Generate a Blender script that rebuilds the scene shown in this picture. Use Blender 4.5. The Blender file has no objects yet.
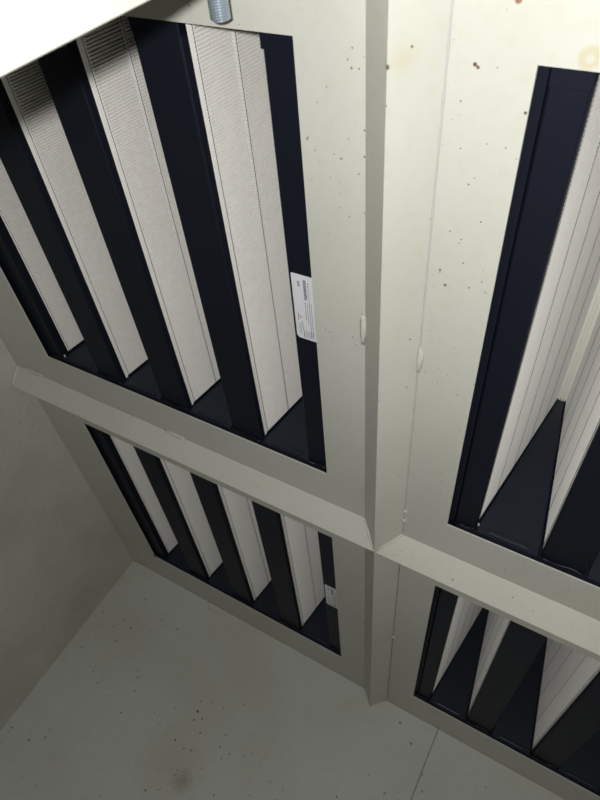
import bpy, bmesh, math, random
from mathutils import Vector, Matrix

random.seed(7)
scene = bpy.context.scene
COL = scene.collection

# ------------------------------------------------------------------ camera
CAM = Vector((0.17525, -0.43, 0.83258))
RIGHT = Vector((0.86677452, 0.4926655, -0.07734752))
DOWN = Vector((0.32564122, -0.6766049, -0.66042684))
FWD = Vector((-0.37770323, 0.54725361, -0.74689608))
cam_data = bpy.data.cameras.new('camera')
cam_data.sensor_fit = 'VERTICAL'
cam_data.sensor_height = 36.0
cam_data.sensor_width = 27.0
cam_data.lens = 617.26 / 800.0 * 36.0
cam_data.clip_start = 0.01
cam_data.dof.use_dof = True
cam_data.dof.focus_distance = 0.72
cam_data.dof.aperture_fstop = 12.0
cam = bpy.data.objects.new('camera', cam_data)
COL.objects.link(cam)
m = Matrix.Identity(4)
for i in range(3):
    m[i][0] = RIGHT[i]
    m[i][1] = -DOWN[i]
    m[i][2] = -FWD[i]
    m[i][3] = CAM[i]
cam.matrix_world = m
scene.camera = cam

# ------------------------------------------------------------------ world (faint light in the dark plenum)
world = bpy.data.worlds.new('world')
scene.world = world
world.use_nodes = True
bg = world.node_tree.nodes['Background']
bg.inputs[0].default_value = (0.9, 0.92, 1.0, 1)
bg.inputs[1].default_value = 0.008

# ------------------------------------------------------------------ the hand lamp held just behind the viewer, the only lamp
fl = bpy.data.lights.new('hand_lamp', 'POINT')
fl.energy = 16.2
fl.shadow_soft_size = 0.008
fl.color = (1.0, 0.995, 0.975)
flash = bpy.data.objects.new('hand_lamp', fl)
COL.objects.link(flash)
flash.location = (0.185, -0.49, 0.871)

vs = scene.view_settings
vs.view_transform = 'Standard'
vs.look = 'None'
vs.gamma = 1.0
vs.use_curve_mapping = False
vs.exposure = 0.0

# ------------------------------------------------------------------ helpers
def srgb(r, g, b):
    f = lambda c: (c / 255 / 12.92) if c / 255 <= 0.04045 else ((c / 255 + 0.055) / 1.055) ** 2.4
    return (f(r), f(g), f(b), 1)

def mat(name):
    mt = bpy.data.materials.new(name)
    mt.use_nodes = True
    nt = mt.node_tree
    return mt, nt, nt.nodes['Principled BSDF']

def N(nt, typ, **kw):
    n = nt.nodes.new(typ)
    for k, v in kw.items():
        setattr(n, k, v)
    return n

def math_node(nt, op, a, b=None, clamp=False):
    n = N(nt, 'ShaderNodeMath', operation=op, use_clamp=clamp)
    for i, v in enumerate((a, b)):
        if v is None:
            continue
        if isinstance(v, (int, float)):
            n.inputs[i].default_value = v
        else:
            nt.links.new(v, n.inputs[i])
    return n.outputs[0]

def mix(nt, fac, a, b):
    n = N(nt, 'ShaderNodeMix', data_type='RGBA')
    for sock, v in ((n.inputs[0], fac), (n.inputs[6], a), (n.inputs[7], b)):
        if isinstance(v, (int, float, tuple)):
            sock.default_value = v
        else:
            nt.links.new(v, sock)
    return n.outputs[2]

def ramp(nt, v, lo, hi):
    n = N(nt, 'ShaderNodeMapRange')
    n.clamp = True
    nt.links.new(v, n.inputs[0])
    n.inputs[1].default_value = lo
    n.inputs[2].default_value = hi
    return n.outputs[0]

def paint(name, base, dirt, speck_col, speck_scale, speck_amount, stains=(), rough=0.42, patch=0.25, patch_col=None):
    """Painted sheet steel: faint blotches, specks of rust and named stains, in object space."""
    mt, nt, b = mat(name)
    tc = N(nt, 'ShaderNodeTexCoord').outputs['Object']
    n1 = N(nt, 'ShaderNodeTexNoise')
    n1.inputs['Scale'].default_value = 4.5
    n1.inputs['Detail'].default_value = 5
    nt.links.new(tc, n1.inputs['Vector'])
    c = mix(nt, math_node(nt, 'MULTIPLY', ramp(nt, n1.outputs['Fac'], 0.42, 0.75), patch), base, patch_col or dirt)
    n2 = N(nt, 'ShaderNodeTexNoise')
    n2.inputs['Scale'].default_value = 90
    n2.inputs['Detail'].default_value = 4
    nt.links.new(tc, n2.inputs['Vector'])
    c = mix(nt, math_node(nt, 'MULTIPLY', ramp(nt, n2.outputs['Fac'], 0.5, 0.85), 0.16), c, dirt)
    # specks
    for sc, amt, rad in ((speck_scale, speck_amount, 0.07), (speck_scale * 2.3, speck_amount * 2.2, 0.14)):
        vo = N(nt, 'ShaderNodeTexVoronoi')
        vo.inputs['Scale'].default_value = sc
        nt.links.new(tc, vo.inputs['Vector'])
        sep = N(nt, 'ShaderNodeSeparateColor')
        nt.links.new(vo.outputs['Color'], sep.inputs[0])
        pick = math_node(nt, 'LESS_THAN', sep.outputs[0], amt)
        n3 = N(nt, 'ShaderNodeTexNoise')
        n3.inputs['Scale'].default_value = 6
        nt.links.new(tc, n3.inputs['Vector'])
        clus = ramp(nt, n3.outputs['Fac'], 0.42, 0.56)
        r = math_node(nt, 'MULTIPLY', sep.outputs[1], rad)
        dot = math_node(nt, 'LESS_THAN', vo.outputs['Distance'], math_node(nt, 'ADD', r, 0.04))
        f = math_node(nt, 'MULTIPLY', math_node(nt, 'MULTIPLY', pick, dot), math_node(nt, 'MULTIPLY', clus, 0.85))
        c = mix(nt, f, c, speck_col)
    for (p, r, colr, strength, soft) in stains:
        vm = N(nt, 'ShaderNodeVectorMath', operation='DISTANCE')
        wob = N(nt, 'ShaderNodeTexNoise')
        wob.inputs['Scale'].default_value = 160
        nt.links.new(tc, wob.inputs['Vector'])
        nt.links.new(tc, vm.inputs[0])
        vm.inputs[1].default_value = p
        d = math_node(nt, 'ADD', vm.outputs['Value'], math_node(nt, 'MULTIPLY', math_node(nt, 'SUBTRACT', wob.outputs['Fac'], 0.5), r * 0.9))
        f = math_node(nt, 'MULTIPLY', ramp(nt, d, r, r * soft), strength)
        c = mix(nt, f, c, colr)
    nt.links.new(c, b.inputs['Base Color'])
    b.inputs['Roughness'].default_value = rough
    b.inputs['Specular IOR Level'].default_value = 0.35
    bp = N(nt, 'ShaderNodeBump')
    bp.inputs['Strength'].default_value = 0.05
    bp.inputs['Distance'].default_value = 0.002
    nt.links.new(n2.outputs['Fac'], bp.inputs['Height'])
    nt.links.new(bp.outputs[0], b.inputs['Normal'])
    return mt

def simple(name, col, rough=0.5, spec=0.5, metal=0.0, noise=0.0, nscale=60, dark=None, bump=0.0, tint=None):
    mt, nt, b = mat(name)
    tc = N(nt, 'ShaderNodeTexCoord').outputs['Object']
    n = N(nt, 'ShaderNodeTexNoise')
    n.inputs['Scale'].default_value = nscale
    n.inputs['Detail'].default_value = 5
    nt.links.new(tc, n.inputs['Vector'])
    c = mix(nt, math_node(nt, 'MULTIPLY', ramp(nt, n.outputs['Fac'], 0.4, 0.75), noise), col, dark or (col[0] * .5, col[1] * .5, col[2] * .5, 1))
    nt.links.new(c, b.inputs['Base Color'])
    b.inputs['Roughness'].default_value = rough
    b.inputs['Specular IOR Level'].default_value = spec
    b.inputs['Metallic'].default_value = metal
    if tint:
        b.inputs['Specular Tint'].default_value = tint
    if bump:
        bp = N(nt, 'ShaderNodeBump')
        bp.inputs['Strength'].default_value = bump
        bp.inputs['Distance'].default_value = 0.001
        nt.links.new(n.outputs['Fac'], bp.inputs['Height'])
        nt.links.new(bp.outputs[0], b.inputs['Normal'])
    return mt

RUST = srgb(92, 62, 36)
TAN = srgb(198, 188, 156)
BASE = srgb(207, 207, 198)
wall_stains = [
    ((0.119, 0, 0.677), 0.0085, TAN, 0.75, 0.55),
    ((0.1195, 0, 0.6765), 0.0035, BASE, 0.8, 0.5),
    ((0.0493, 0, 0.6655), 0.0016, RUST, 0.95, 0.6),
    ((0.0515, 0, 0.6640), 0.0014, RUST, 0.9, 0.6),
    ((0.0707, 0, 0.7040), 0.0026, srgb(140, 96, 60), 0.9, 0.6),
    ((0.0875, 0, 0.6394), 0.0014, RUST, 0.9, 0.6),
    ((0.0413, 0, 0.4971), 0.0016, RUST, 0.8, 0.6),
    ((0.0473, 0, 0.4827), 0.0018, RUST, 0.8, 0.6),
    ((-0.650, 0, -0.649), 0.0075, srgb(110, 80, 40), 0.8, 0.4),
]
trim_stains = [
    ((0.000, -0.031, 0.6690), 0.0022, RUST, 0.95, 0.6),
    ((0.008, -0.022, 0.6720), 0.014, TAN, 0.45, 0.1),
    ((0.012, -0.019, 0.6790), 0.0013, RUST, 0.8, 0.6),
    ((-0.21, -0.018, 0.0115), 0.006, TAN, 0.5, 0.2),
]
M_WALL = paint('ivory_sheet_paint', BASE, srgb(172, 168, 140), RUST, 95, 0.13, wall_stains, patch=0.2)
M_TRIM = paint('ivory_trim_paint', BASE, srgb(172, 166, 136), RUST, 60, 0.03, trim_stains, patch=0.2)
M_SIDE = paint('grey_side_paint', srgb(200, 200, 192), srgb(120, 118, 98), srgb(45, 42, 34), 55, 0.04, patch=0.3)
M_FLOOR = paint('grey_floor_paint', srgb(208, 209, 203), srgb(156, 152, 124), srgb(52, 50, 44), 30, 0.18,
                [((-0.31, -0.38, -0.783), 0.03, srgb(140, 138, 104), 0.55, 0.1),
                 ((-0.36, -0.36, -0.783), 0.10, srgb(150, 148, 118), 0.25, 0.1)], rough=0.5, patch=0.2)
M_SEAL = simple('white_sealant', srgb(206, 206, 196), 0.45, 0.4, noise=0.25, nscale=200, dark=srgb(180, 178, 165), bump=0.3)
M_BLACK = simple('navy_black_plastic', (0.0090, 0.0106, 0.0185, 1), 0.50, 0.18, noise=0.25, nscale=25, dark=(0.0105, 0.012, 0.0195, 1), tint=(0.80, 0.87, 1.0, 1))
M_PLATE = simple('navy_end_plate_plastic', (0.019, 0.022, 0.034, 1), 0.40, 0.5, noise=0.5, nscale=14, dark=(0.030, 0.034, 0.048, 1), tint=(0.8, 0.88, 1.0, 1))
M_GLUE = simple('black_glue', (0.008, 0.008, 0.012, 1), 0.4, 0.5)
M_MEDIA = simple('pleated_filter_paper', srgb(253, 251, 247), 0.9, 0.1, noise=0.4, nscale=140, dark=srgb(240, 232, 222))
M_THREAD = simple('grey_glue_thread', srgb(112, 110, 110), 0.6, 0.3)
M_BAND = simple('pale_glue_band', srgb(242, 241, 240), 0.5, 0.4)
M_LINE = simple('dark_joint_line', srgb(135, 135, 128), 0.6, 0.3, noise=0.6, nscale=60, dark=srgb(170, 170, 160))
M_JOINT = simple('grey_joint_line', srgb(192, 194, 192), 0.6, 0.3)
M_STRIP = simple('cream_rear_strip', srgb(252, 252, 240), 0.5, 0.3)
M_LABEL = simple('white_paper_label', srgb(238, 238, 244), 0.55, 0.3, noise=0.1, nscale=80)
M_PRINT = simple('grey_label_print', srgb(122, 124, 130), 0.6, 0.2)
M_PRINT2 = simple('pink_label_print', srgb(222, 190, 196), 0.6, 0.2)
M_ZINC = simple('zinc_plated_steel', srgb(176, 188, 200), 0.32, 0.6, metal=0.6, noise=0.2, nscale=120)
M_GAP = simple('dark_seam_filler', srgb(70, 70, 60), 0.8, 0.2, noise=0.8, nscale=160, dark=srgb(160, 160, 148))

def add_box(bm, x0, x1, y0, y1, z0, z1, bevel=0.0, seg=1):
    vs_ = [bm.verts.new(p) for p in ((x0, y0, z0), (x1, y0, z0), (x1, y1, z0), (x0, y1, z0),
                                     (x0, y0, z1), (x1, y0, z1), (x1, y1, z1), (x0, y1, z1))]
    fs = [bm.faces.new([vs_[i] for i in q]) for q in ((3, 2, 1, 0), (4, 5, 6, 7), (0, 1, 5, 4), (1, 2, 6, 5), (2, 3, 7, 6), (3, 0, 4, 7))]
    if bevel:
        es = list({e for f in fs for e in f.edges})
        bmesh.ops.bevel(bm, geom=es, offset=bevel, segments=seg, affect='EDGES', profile=0.5)

def add_prism(bm, poly, axis_pts):
    """Loft between two polygons given as lists of 3-D points."""
    a = [bm.verts.new(p) for p in poly]
    b = [bm.verts.new(p) for p in axis_pts]
    n = len(a)
    bm.faces.new(a[::-1])
    bm.faces.new(b)
    for i in range(n):
        j = (i + 1) % n
        bm.faces.new((a[i], a[j], b[j], b[i]))

def add_tube(bm, pts, r, sides=6, radii=None):
    rings = []
    for i, p in enumerate(pts):
        p = Vector(p)
        d = (Vector(pts[min(i + 1, len(pts) - 1)]) - Vector(pts[max(i - 1, 0)])).normalized()
        u = d.orthogonal().normalized()
        ref = Vector((0, 0, 1)) if abs(d.z) < 0.8 else Vector((1, 0, 0))
        u = d.cross(ref).normalized()
        v = d.cross(u)
        rr = radii[i] if radii else r
        rings.append([bm.verts.new(p + (u * math.cos(t) + v * math.sin(t)) * rr) for t in [2 * math.pi * k / sides for k in range(sides)]])
    for a, b in zip(rings, rings[1:]):
        for k in range(sides):
            bm.faces.new((a[k], a[(k + 1) % sides], b[(k + 1) % sides], b[k]))
    bm.faces.new(rings[0][::-1])
    bm.faces.new(rings[-1])

def mesh_of(name, bm):
    bmesh.ops.recalc_face_normals(bm, faces=bm.faces)
    me = bpy.data.meshes.new(name)
    bm.to_mesh(me)
    bm.free()
    return me

def obj(name, data, material=None, parent=None, loc=None):
    me = mesh_of(name, data) if isinstance(data, bmesh.types.BMesh) else data
    if material and not me.materials:
        me.materials.append(material)
    o = bpy.data.objects.new(name, me)
    COL.objects.link(o)
    if parent:
        o.parent = parent
    if loc:
        o.location = loc
    return o

def empty(name, loc=(0, 0, 0)):
    o = bpy.data.objects.new(name, None)
    o.empty_display_size = 0.05
    COL.objects.link(o)
    o.location = loc
    return o

def tag(o, label, cat, group=None):
    o['label'] = label
    o['category'] = cat
    if group:
        o['group'] = group
    return o

def struct(o, label, cat):
    o['kind'] = 'structure'
    o['label'] = label
    o['category'] = cat
    return o

# ------------------------------------------------------------------ measured layout (metres)
XL0, XL1, XR0, XR1 = -0.6517, -0.0900, 0.0894, 0.6517
ZT, ZB, LT, LB = 0.6696, 0.0998, -0.0830, -0.6525
XW, ZF = -0.7732, -0.7829
XE, ZTOP = 0.7732, 1.05
W, H, WZ = 0.0298, 0.0312, 0.0262
T = 0.0022

# ------------------------------------------------------------------ the filter wall: four sheets, each with one opening
wall = struct(empty('wall_back'), 'ivory painted sheet steel wall with four square filter openings', 'wall')

def frame_panel(x0, x1, z0, z1, ox0, ox1, oz0, oz1):
    bm = bmesh.new()
    def ring(y, e=0.0):
        o = [bm.verts.new((x, y, z)) for x, z in ((x0, z0), (x1, z0), (x1, z1), (x0, z1))]
        i = [bm.verts.new((x, y, z)) for x, z in ((ox0, oz0), (ox1, oz0), (ox1, oz1), (ox0, oz1))]
        return o, i
    fo, fi = ring(0.0)
    bo, bi = ring(T)
    for k in range(4):
        j = (k + 1) % 4
        bm.faces.new((fo[k], fo[j], fi[j], fi[k]))
        bm.faces.new((bo[j], bo[k], bi[k], bi[j]))
        bm.faces.new((fi[k], fi[j], bi[j], bi[k]))
        bm.faces.new((fo[j], fo[k], bo[k], bo[j]))
    return obj('frame_panel', bm, M_WALL, wall)

frame_panel(XW, -0.0004, 0.0004, ZTOP, XL0, XL1, ZB, ZT)
frame_panel(0.0004, XE, 0.0004, ZTOP, XR0, XR1, ZB, ZT)
frame_panel(XW, -0.0004, ZF, -0.0004, XL0, XL1, LB, LT)
frame_panel(0.0004, XE, ZF, -0.0004, XR0, XR1, LB, LT)

# vertical ridge
tr1 = bmesh.new()
tri = lambda z: [(-0.0302, -0.0002, z), (0, -H, z), (W, -0.0002, z)]
add_prism(tr1, tri(ZF), tri(ZTOP))
trim_v = struct(obj('trim_1', tr1, M_TRIM), 'upright ridge of folded steel between the left and right filters', 'trim')
# horizontal ridges, mitred on the upright one
def hridge(name, xa, xb, mitre_at_b, label):
    bm = bmesh.new()
    if mitre_at_b:
        a = [(xa, -0.0002, WZ), (xa, -H, 0), (xa, -0.0002, -WZ)]
        b = [(-0.0304, -0.0002, WZ), (-0.0002, -H - 0.0002, 0), (-0.0304, -0.0002, -WZ)]
    else:
        a = [(W + 0.0002, -0.0002, WZ), (0.0002, -H - 0.0002, 0), (W + 0.0002, -0.0002, -WZ)]
        b = [(xb, -0.0002, WZ), (xb, -H, 0), (xb, -0.0002, -WZ)]
    add_prism(bm, a, b)
    return struct(obj(name, bm, M_TRIM), label, 'trim')
trim_hl = hridge('trim_2', XW, 0, True, 'level ridge of folded steel between the two left filters')
trim_hr = hridge('trim_3', 0, XE, False, 'level ridge of folded steel between the two right filters')

# sealant along the joints
def bead(pts, r, parent, name='sealant_bead', var=0.35, material=None):
    P, Rr = [], []
    for a, b in zip(pts, pts[1:]):
        a, b = Vector(a), Vector(b)
        n = max(2, int((b - a).length / 0.012))
        for k in range(n):
            P.append(a.lerp(b, k / n))
    P.append(Vector(pts[-1]))
    Rr = [r * (1 + random.uniform(-var, var)) for _ in P]
    bm = bmesh.new()
    add_tube(bm, P, r, 6, Rr)
    o = obj(name, bm, material or M_SEAL, parent)
    for f in o.data.polygons:
        f.use_smooth = True
    return o

bead([(W + .0004, -.0006, WZ + .01), (W + .0004, -.0006, ZTOP)], 0.0008, trim_v, material=M_JOINT)
bead([(W + .0004, -.0006, ZF), (W + .0004, -.0006, -WZ - .01)], 0.0006, trim_v, material=M_LINE)
bead([(-.0298, -.0012, WZ + .0005), (-.0012, -H + .0004, 0.0012)], 0.0018, trim_hl)
bead([(W - .0004, -.0012, WZ + .0005), (.0012, -H + .0004, 0.0012)], 0.0018, trim_hr)
bead([(XW + .002, -.001, WZ), (XW + .002, -H, 0)], 0.0022, trim_hl)
bead([(-.0302, -.001, ZF + .001), (0, -H - .0006, ZF + .001), (W, -.001, ZF + .001)], 0.0018, trim_v)

def blob(p, half, parent):
    bm = bmesh.new()
    bmesh.ops.create_uvsphere(bm, u_segments=12, v_segments=8, radius=1.0)
    for v in bm.verts:
        k = 1 + 0.14 * math.sin(7 * v.co.x + 3 * v.co.z + p[2] * 50) + 0.1 * math.sin(11 * v.co.z + 5 * v.co.y)
        v.co = Vector(p) + Vector((v.co.x * half[0], v.co.y * half[1], v.co.z * half[2])) * k
    o = obj('sealant_blob', bm, M_SEAL, parent)
    for f in o.data.polygons:
        f.use_smooth = True
    return o

blob((-.0320, -.0012, .402), (.0032, .0032, .021), trim_v)
blob((W + .0014, -.0012, .384), (.0036, .0032, .017), trim_v)
blob((W + .001, -.0012, .092), (.0028, .003, .004), trim_v)
blob((W + .001, -.0012, .066), (.0028, .003, .005), trim_v)
blob((-.0315, -.001, .090), (.0018, .002, .018), trim_v)
blob((-.0315, -.001, -.362), (.0022, .0022, .016), trim_v)
blob((W + .0015, -.001, -.368), (.0026, .0026, .004), trim_v)
blob((W + .0008, -.0012, ZF + .012), (.0022, .003, .007), trim_v)
blob((-.385, -.0012, WZ + .0012), (.021, .0032, .0030), trim_hl)
blob((-.725, -.0012, WZ + .0025), (.026, .0030, .0030), trim_hl)

# ------------------------------------------------------------------ side walls and floor
bm = bmesh.new()
add_box(bm, XW - 0.004, XW - 0.0002, -1.1, 0.0, ZF - 0.01, ZTOP)
struct(obj('wall_left', bm, M_SIDE), 'dim grey painted steel side wall on the left', 'wall')
bm = bmesh.new()
add_box(bm, XE + 0.0002, XE + 0.004, -1.1, 0.0, ZF - 0.01, ZTOP)
struct(obj('wall_right', bm, M_SIDE), 'grey painted steel side wall on the right', 'wall')

floor = struct(empty('floor', (0, 0, 0)), 'grey painted steel floor of two plates with dark specks', 'floor')
XS = 0.1606
for x0, x1 in ((XW, XS - 0.0007), (XS + 0.0007, XE)):
    bm = bmesh.new()
    add_box(bm, x0, x1, -1.1, -0.0002, ZF - 0.006, ZF - 0.0002, 0.0004)
    obj('floor_plate', bm, M_FLOOR, floor)
bm = bmesh.new()
add_box(bm, XS - 0.004, XS + 0.004, -1.1, -0.0002, ZF - 0.009, ZF - 0.0016)
obj('seam_filler', bm, M_GAP, floor)

# ------------------------------------------------------------------ V-bank filter, built once
PITCH, A, FH = 0.1385, 0.0425, 0.5698
YN, YP, YA, XA = 0.010, 0.0205, 0.278, 0.0065
HALF = 0.294

def panel_mesh(side):
    """Mini-pleated pack from the nose (front) to the rear strip; side -1 = left of the V."""
    bm = bmesh.new()
    p0 = Vector((side * A, YP, 0))
    p1 = Vector((side * XA, YA, 0))
    d = (p1 - p0).normalized()
    n = Vector((-d.y, d.x, 0))
    if n.x * side > 0:
        n = -n                      # towards the open side of the V
    pitch, depth = 0.0034, 0.0055
    cnt = int((FH - 0.004) / pitch)
    prof = []
    for k in range(cnt):
        z = 0.002 + k * pitch
        prof += [(0.0, z), (0.0, z + pitch * 0.40), (-depth, z + pitch * 0.50), (-depth, z + pitch * 0.92)]
    prof.append((0.0, FH - 0.002))
    rows = []
    for dep, z in prof:
        q = n * dep
        rows.append((bm.verts.new((p0.x + q.x, p0.y + q.y, z)), bm.verts.new((p1.x + q.x, p1.y + q.y, z))))
    for a, b in zip(rows, rows[1:]):
        bm.faces.new((a[0], a[1], b[1], b[0]))
    # flat glued border along the nose
    b0, b1, o1 = p0, p0 + d * 0.0045, n * 0.0002
    bm.faces.new([bm.verts.new((v.x + o1.x, v.y + o1.y, z)) for v, z in ((b0, 0.002), (b1, 0.002), (b1, FH - 0.002), (b0, FH - 0.002))])
    # closed back of the pack
    q = n * -0.011
    c = [bm.verts.new(v) for v in ((p0.x + q.x, p0.y + q.y, 0.002), (p1.x + q.x, p1.y + q.y, 0.002), (p1.x + q.x, p1.y + q.y, FH - 0.002), (p0.x + q.x, p0.y + q.y, FH - 0.002))]
    bm.faces.new(c)
    me = mesh_of('media_panel', bm)
    me.materials.append(M_MEDIA)
    # glue threads
    bt = bmesh.new()
    L = (p1 - p0).length
    for s in (0.007, 0.058, 0.110, 0.162, 0.214):
        ctr = p0 + d * s
        e = d * 0.0003
        o1, o2 = n * 0.00025, n * -0.003
        poly = [ctr - e + o1, ctr + e + o1, ctr + e + o2, ctr - e + o2]
        add_prism(bt, [(v.x, v.y, 0.003) for v in poly], [(v.x, v.y, FH - 0.003) for v in poly])
    mt = mesh_of('glue_threads', bt)
    mt.materials.append(M_THREAD)
    bb = bmesh.new()
    for s in (0.007, 0.058, 0.110, 0.162, 0.214):
        ctr = p0 + d * s
        e = d * 0.0025
        o1, o2 = n * -0.00035, n * -0.003
        poly = [ctr - e + o1, ctr + e + o1, ctr + e + o2, ctr - e + o2]
        add_prism(bb, [(v.x, v.y, 0.003) for v in poly], [(v.x, v.y, FH - 0.003) for v in poly])
    mb = mesh_of('glue_bands', bb)
    mb.materials.append(M_BAND)
    # black channel the pack stands in
    bc = bmesh.new()
    for z0, z1 in ((0.0005, 0.0055),):
        o1, o2 = n * 0.0022, n * 0.0006
        a0, a1 = p0 + d * 0.004, p1 - d * 0.002
        poly = [a0 + o1, a1 + o1, a1 + o2, a0 + o2]
        add_prism(bc, [(v.x, v.y, z0) for v in poly], [(v.x, v.y, z1) for v in poly])
    mc = mesh_of('edge_channel', bc)
    mc.materials.append(M_BLACK)
    return me, mt, mc, mb

PANELS = {s: panel_mesh(s) for s in (-1, 1)}

def nose_mesh(x0, x1):
    bm = bmesh.new()
    c = 0.0018
    poly = [(x0, YN + c), (x0 + c, YN), (x1 - c, YN), (x1, YN + c), (x1, YP + 0.004), (x0, YP + 0.004)]
    add_prism(bm, [(x, y, 0.0012) for x, y in poly], [(x, y, FH - 0.0005) for x, y in poly])
    return bm

def glue_mesh(x0, x1, seed):
    rnd = random.Random(seed)
    ph = rnd.random() * 6
    bm = bmesh.new()
    pts = []
    for k in range(13):
        t = k / 12
        pts.append((x0 + 0.001 + (x1 - x0 - 0.002) * t, YN - 0.0015 - 0.0012 * math.sin(6 * t + ph), 0.0012 + 0.0012 * math.sin(9 * t + ph)))
    add_tube(bm, pts, 0.0014, 6)
    return bm

NOSE_X = [(-0.2772, -1.5 * PITCH - A + 0.0008)] + [((k - 0.5) * PITCH - PITCH + A, (k - 0.5) * PITCH - A) for k in (0, 1, 2)] + [(1.5 * PITCH + A - 0.003, 0.2772)]
NOSES = []
for i, (a, b) in enumerate(NOSE_X):
    me = mesh_of('nose', nose_mesh(a, b))
    me.materials.append(M_BLACK)
    g = mesh_of('glue_bead', glue_mesh(a, b, i))
    g.materials.append(M_GLUE)
    for f in g.polygons:
        f.use_smooth = True
    bm = bmesh.new()
    add_box(bm, a - (0.0015 if i == 4 else 0.0), b, YN - 0.0004, YP + 0.003, FH - 0.016, FH - 0.0003, 0.0006)
    cp = mesh_of('end_cap', bm)
    cp.materials.append(M_BLACK)
    NOSES.append((me, g, cp))

def plate_mesh(name, pts, z0, z1):
    bm = bmesh.new()
    add_prism(bm, [(x, y, z0) for x, y in pts], [(x, y, z1) for x, y in pts])
    me = mesh_of(name, bm)
    me.materials.append(M_BLACK)
    return me
SIDES = []
for s in (-1, 1):
    prof = [(0.2780, 0.0108), (0.2785, YN + 0.0002), (HALF, YN + 0.0002), (HALF, 0.290), (0.2885, 0.290), (0.2885, 0.030), (0.2780, 0.030)]
    SIDES.append(plate_mesh('side_frame', [(s * x, y) for x, y in prof], -0.012, FH + 0.012))
TEE = [(-0.274, 0.003), (0.274, 0.003), (0.274, 0.0305), (0.288, 0.0305), (0.288, 0.290), (-0.288, 0.290), (-0.288, 0.0305), (-0.274, 0.0305)]
BOTTOM = plate_mesh('bottom_plate', TEE, -0.012, 0.0)
TOPP = plate_mesh('top_plate', TEE, FH, FH + 0.012)

bm = bmesh.new()
tr = [(-A + 0.003, 0.0075), (A - 0.003, 0.0075), (A - 0.004, 0.024), (XA - 0.001, YA - 0.002), (-XA + 0.001, YA - 0.002), (-A + 0.004, 0.024)]
add_prism(bm, [(x, y, 0.0001) for x, y in tr], [(x * 0.985, y, 0.0018) for x, y in tr])
ENDP = mesh_of('end_plate', bm)
ENDP.materials.append(M_PLATE)
bm = bmesh.new()
add_box(bm, -0.026, 0.026, 0.0095, 0.0165, 0.0010, 0.0055, 0.0022, 3)
RIB = mesh_of('rib', bm)
RIB.materials.append(M_PLATE)
bm = bmesh.new()
sp = [(-0.0066, YA), (-0.0026, YA), (-0.0024, YA + 0.004), (-0.0018, YA + 0.004), (-0.0016, YA), (0.0016, YA), (0.0018, YA + 0.004),
      (0.0024, YA + 0.004), (0.0026, YA), (0.0066, YA), (0.0066, YA + 0.010), (-0.0066, YA + 0.010)]
add_prism(bm, [(x, y, 0.001) for x, y in sp], [(x, y, FH - 0.001) for x, y in sp])
STRIP = mesh_of('rear_strip', bm)
STRIP.materials.append(M_STRIP)

def make_filter(cx, zb, label):
    t = empty('v_bank_filter', (cx, 0, zb))
    tag(t, label, 'air filter', 'four V-bank air filters in the wall')
    for me in SIDES:
        obj('side_frame', me, None, t)
    obj('bottom_plate', BOTTOM, None, t)
    obj('top_plate', TOPP, None, t)
    for me, g, cp in NOSES:
        n = obj('nose', me, None, t)
        obj('glue_bead', g, None, n)
        obj('end_cap', cp, None, n)
    for k in range(4):
        xc = (k - 1.5) * PITCH
        for s in (-1, 1):
            me, mt, mc, mb = PANELS[s]
            pn = obj('media_panel', me, None, t, (xc, 0, 0))
            obj('glue_threads', mt, None, pn)['kind'] = 'stuff'
            obj('glue_bands', mb, None, pn)['kind'] = 'stuff'
            obj('edge_channel', mc, None, pn)
        e = obj('end_plate', ENDP, None, t, (xc, 0, 0))
        obj('rib', RIB, None, e)
        obj('rear_strip', STRIP, None, t, (xc, 0, 0))
    return t

CXL, CXR = -0.3725, 0.3734
f_ul = make_filter(CXL, ZB, 'large pleated V-bank filter at upper left, below the channel and hanging bolt')
f_ur = make_filter(CXR, ZB, 'pleated V-bank filter at upper right, with a cream strip deep inside its V')
f_ll = make_filter(CXL, LB, 'dim pleated V-bank filter at lower left, beside the floor and left wall corner')
f_lr = make_filter(CXR, LB, 'pleated V-bank filter at lower right, cut off by the bottom edge of the picture')

# bits of white sealant in the corner of the first V
def crumb(parent, x, y, z, r):
    bm = bmesh.new()
    bmesh.ops.create_icosphere(bm, subdivisions=1, radius=1.0)
    for v in bm.verts:
        v.co = Vector((x + v.co.x * r * 0.6, y + v.co.y * r * 0.7, z + v.co.z * r * 1.6))
    obj('sealant_crumb', bm, M_SEAL, parent)
crumb(f_ur, NOSE_X[0][1] + 0.0020, 0.0165, 0.0042, 0.0026)
crumb(f_ul, NOSE_X[0][1] + 0.0020, 0.0135, 0.0035, 0.0024)

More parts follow.
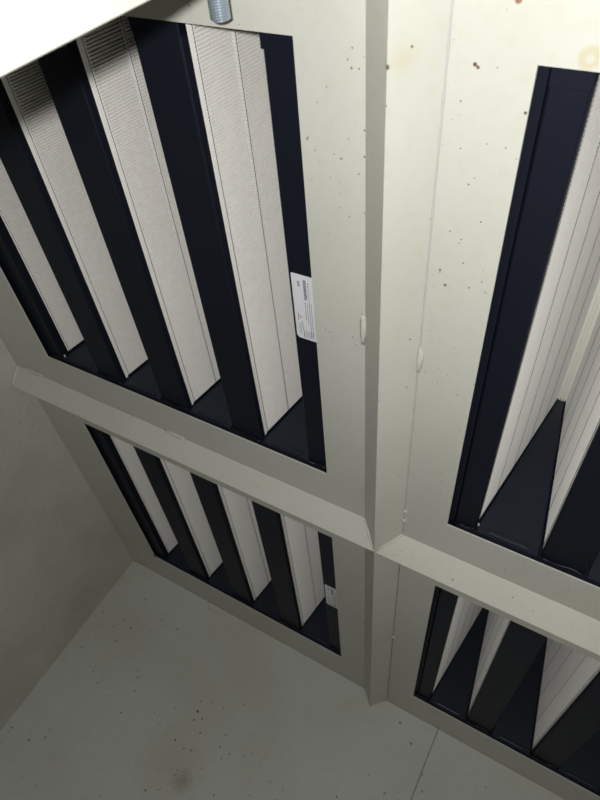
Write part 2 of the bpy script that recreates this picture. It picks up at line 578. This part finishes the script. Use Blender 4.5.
# ------------------------------------------------------------------ paper labels on the right-hand noses
def label_sticker(parent, z0, z1, seed):
    rnd = random.Random(seed)
    x0, x1 = 0.2515, 0.2790
    y = YN - 0.0009
    bm = bmesh.new()
    h = z1 - z0
    c = 0.003
    poly = [(x0 + c, z0), (x1, z0), (x1, z1), (x0 + c * 0.3, z1), (x0, z1 - c * 0.3), (x0, z0 + c)]
    add_prism(bm, [(x, y, z) for x, z in poly], [(x, y + 0.0004, z) for x, z in poly])
    lab = obj('paper_label', bm, M_LABEL, parent)
    lab['label'] = 'white paper label with small grey print'
    bp = bmesh.new()
    yy = y - 0.0002
    def mark(xa, xb, za, zb):
        add_box(bp, x0 + xa, x0 + xb, yy, y + 0.0001, z1 - zb, z1 - za)
    # three short lines at the top
    for k in range(3):
        mark(0.0070, 0.0100, 0.0090 + k * 0.0026, 0.0104 + k * 0.0026)
    # bold heading running downwards
    z = 0.006
    while z < 0.032:
        w_ = rnd.uniform(0.0012, 0.0022)
        mark(0.0142, 0.0142 + rnd.uniform(0.0030, 0.0040), z, z + w_)
        z += w_ + 0.0007
    # small print in columns
    for xc, za, zb in ((0.0142, 0.036, 0.062), (0.0168, 0.036, 0.066), (0.0195, 0.008, 0.084), (0.0218, 0.036, 0.084)):
        z = za
        while z < zb:
            w_ = rnd.uniform(0.0010, 0.0030)
            mark(xc, xc + 0.0007, z, z + w_)
            z += w_ + 0.0011
    mark(0.0040, 0.0047, 0.054, 0.064)
    mark(0.0086, 0.0092, 0.064, 0.072)
    mark(0.0094, 0.0100, 0.072, 0.078)
    mark(0.0096, 0.0102, 0.081, 0.088)
    # ruled table at the foot
    for k in range(5):
        mark(0.0100 + k * 0.003, 0.0103 + k * 0.003, 0.078, 0.0875)
    for k in range(4):
        mark(0.0100, 0.0225, 0.078 + k * 0.003, 0.0783 + k * 0.003)
    for xc in (0.0050, 0.0066):
        z = 0.068
        while z < 0.083:
            w_ = rnd.uniform(0.0010, 0.0025)
            mark(xc, xc + 0.0005, z, z + w_)
            z += w_ + 0.001
    obj('print', bp, M_PRINT, lab)['kind'] = 'stuff'
    bq = bmesh.new()
    add_prism(bq, [(x0 + 0.0060, yy, z1 - 0.055), (x0 + 0.0105, yy, z1 - 0.0585), (x0 + 0.0060, yy, z1 - 0.062)],
              [(x0 + 0.0060, y, z1 - 0.055), (x0 + 0.0105, y, z1 - 0.0585), (x0 + 0.0060, y, z1 - 0.062)])
    obj('printed_mark', bq, M_PRINT2, lab)
label_sticker(f_ul, 0.2485, 0.3395, 3)
label_sticker(f_ll, 0.2555, 0.3460, 4)

# ------------------------------------------------------------------ the channel in the top left corner and its bolt
XB, ZC = -0.060, 0.744
ch = tag(empty('support_channel', (XB, 0, ZC)), 'bright cream metal channel crossing the top left corner, close to the viewer', 'channel')
bm = bmesh.new()
add_box(bm, -0.0025, 0.0, -1.05, -0.0005, 0.0, 0.20, 0.0006)
obj('web', bm, M_TRIM, ch)
for z0 in (0.0, 0.1975):
    bm = bmesh.new()
    add_box(bm, -0.105, -0.0026, -1.05, -0.0005, z0, z0 + 0.0025, 0.0006)
    obj('flange', bm, M_TRIM, ch)

bolt = tag(empty('bolt', (-0.132, -0.0285, 0.685)), 'zinc plated threaded bolt end hanging beside the cream channel', 'bolt')
bm = bmesh.new()
r_o, r_i, turns, per, lead = 0.0077, 0.0069, 50, 24, 0.0018
rows = []
prof = [(0.0, 0.0), (0.0034, 0.0), (0.0043, 0.0009)]
ztop = 0.078
rings = []
rings.append([bm.verts.new((0.0056 * math.cos(a), 0.0056 * math.sin(a), 0.0)) for a in [2 * math.pi * k / per for k in range(per)]])
nz = int((ztop - 0.0012) / (lead / 4))
for i in range(nz + 1):
    z = 0.0011 + i * lead / 4
    ring = []
    for k in range(per):
        a = 2 * math.pi * k / per
        ph = (z / lead - k / per) % 1.0
        r = r_i + (r_o - r_i) * (1 - abs(2 * ph - 1))
        ring.append(bm.verts.new((r * math.cos(a), r * math.sin(a), z)))
    rings.append(ring)
for a, b in zip(rings, rings[1:]):
    for k in range(per):
        bm.faces.new((a[k], a[(k + 1) % per], b[(k + 1) % per], b[k]))
bm.faces.new(rings[0][::-1])
bm.faces.new(rings[-1])
sh = obj('threaded_shaft', bm, M_ZINC, bolt)
for z0 in (0.0482, 0.0618):
    bm = bmesh.new()
    hexa = [(0.0130 * math.cos(math.pi * k / 3), 0.0130 * math.sin(math.pi * k / 3)) for k in range(6)]
    add_prism(bm, [(x, y, z0) for x, y in hexa], [(x, y, z0 + 0.0105) for x, y in hexa])
    obj('nut', bm, M_ZINC, bolt)
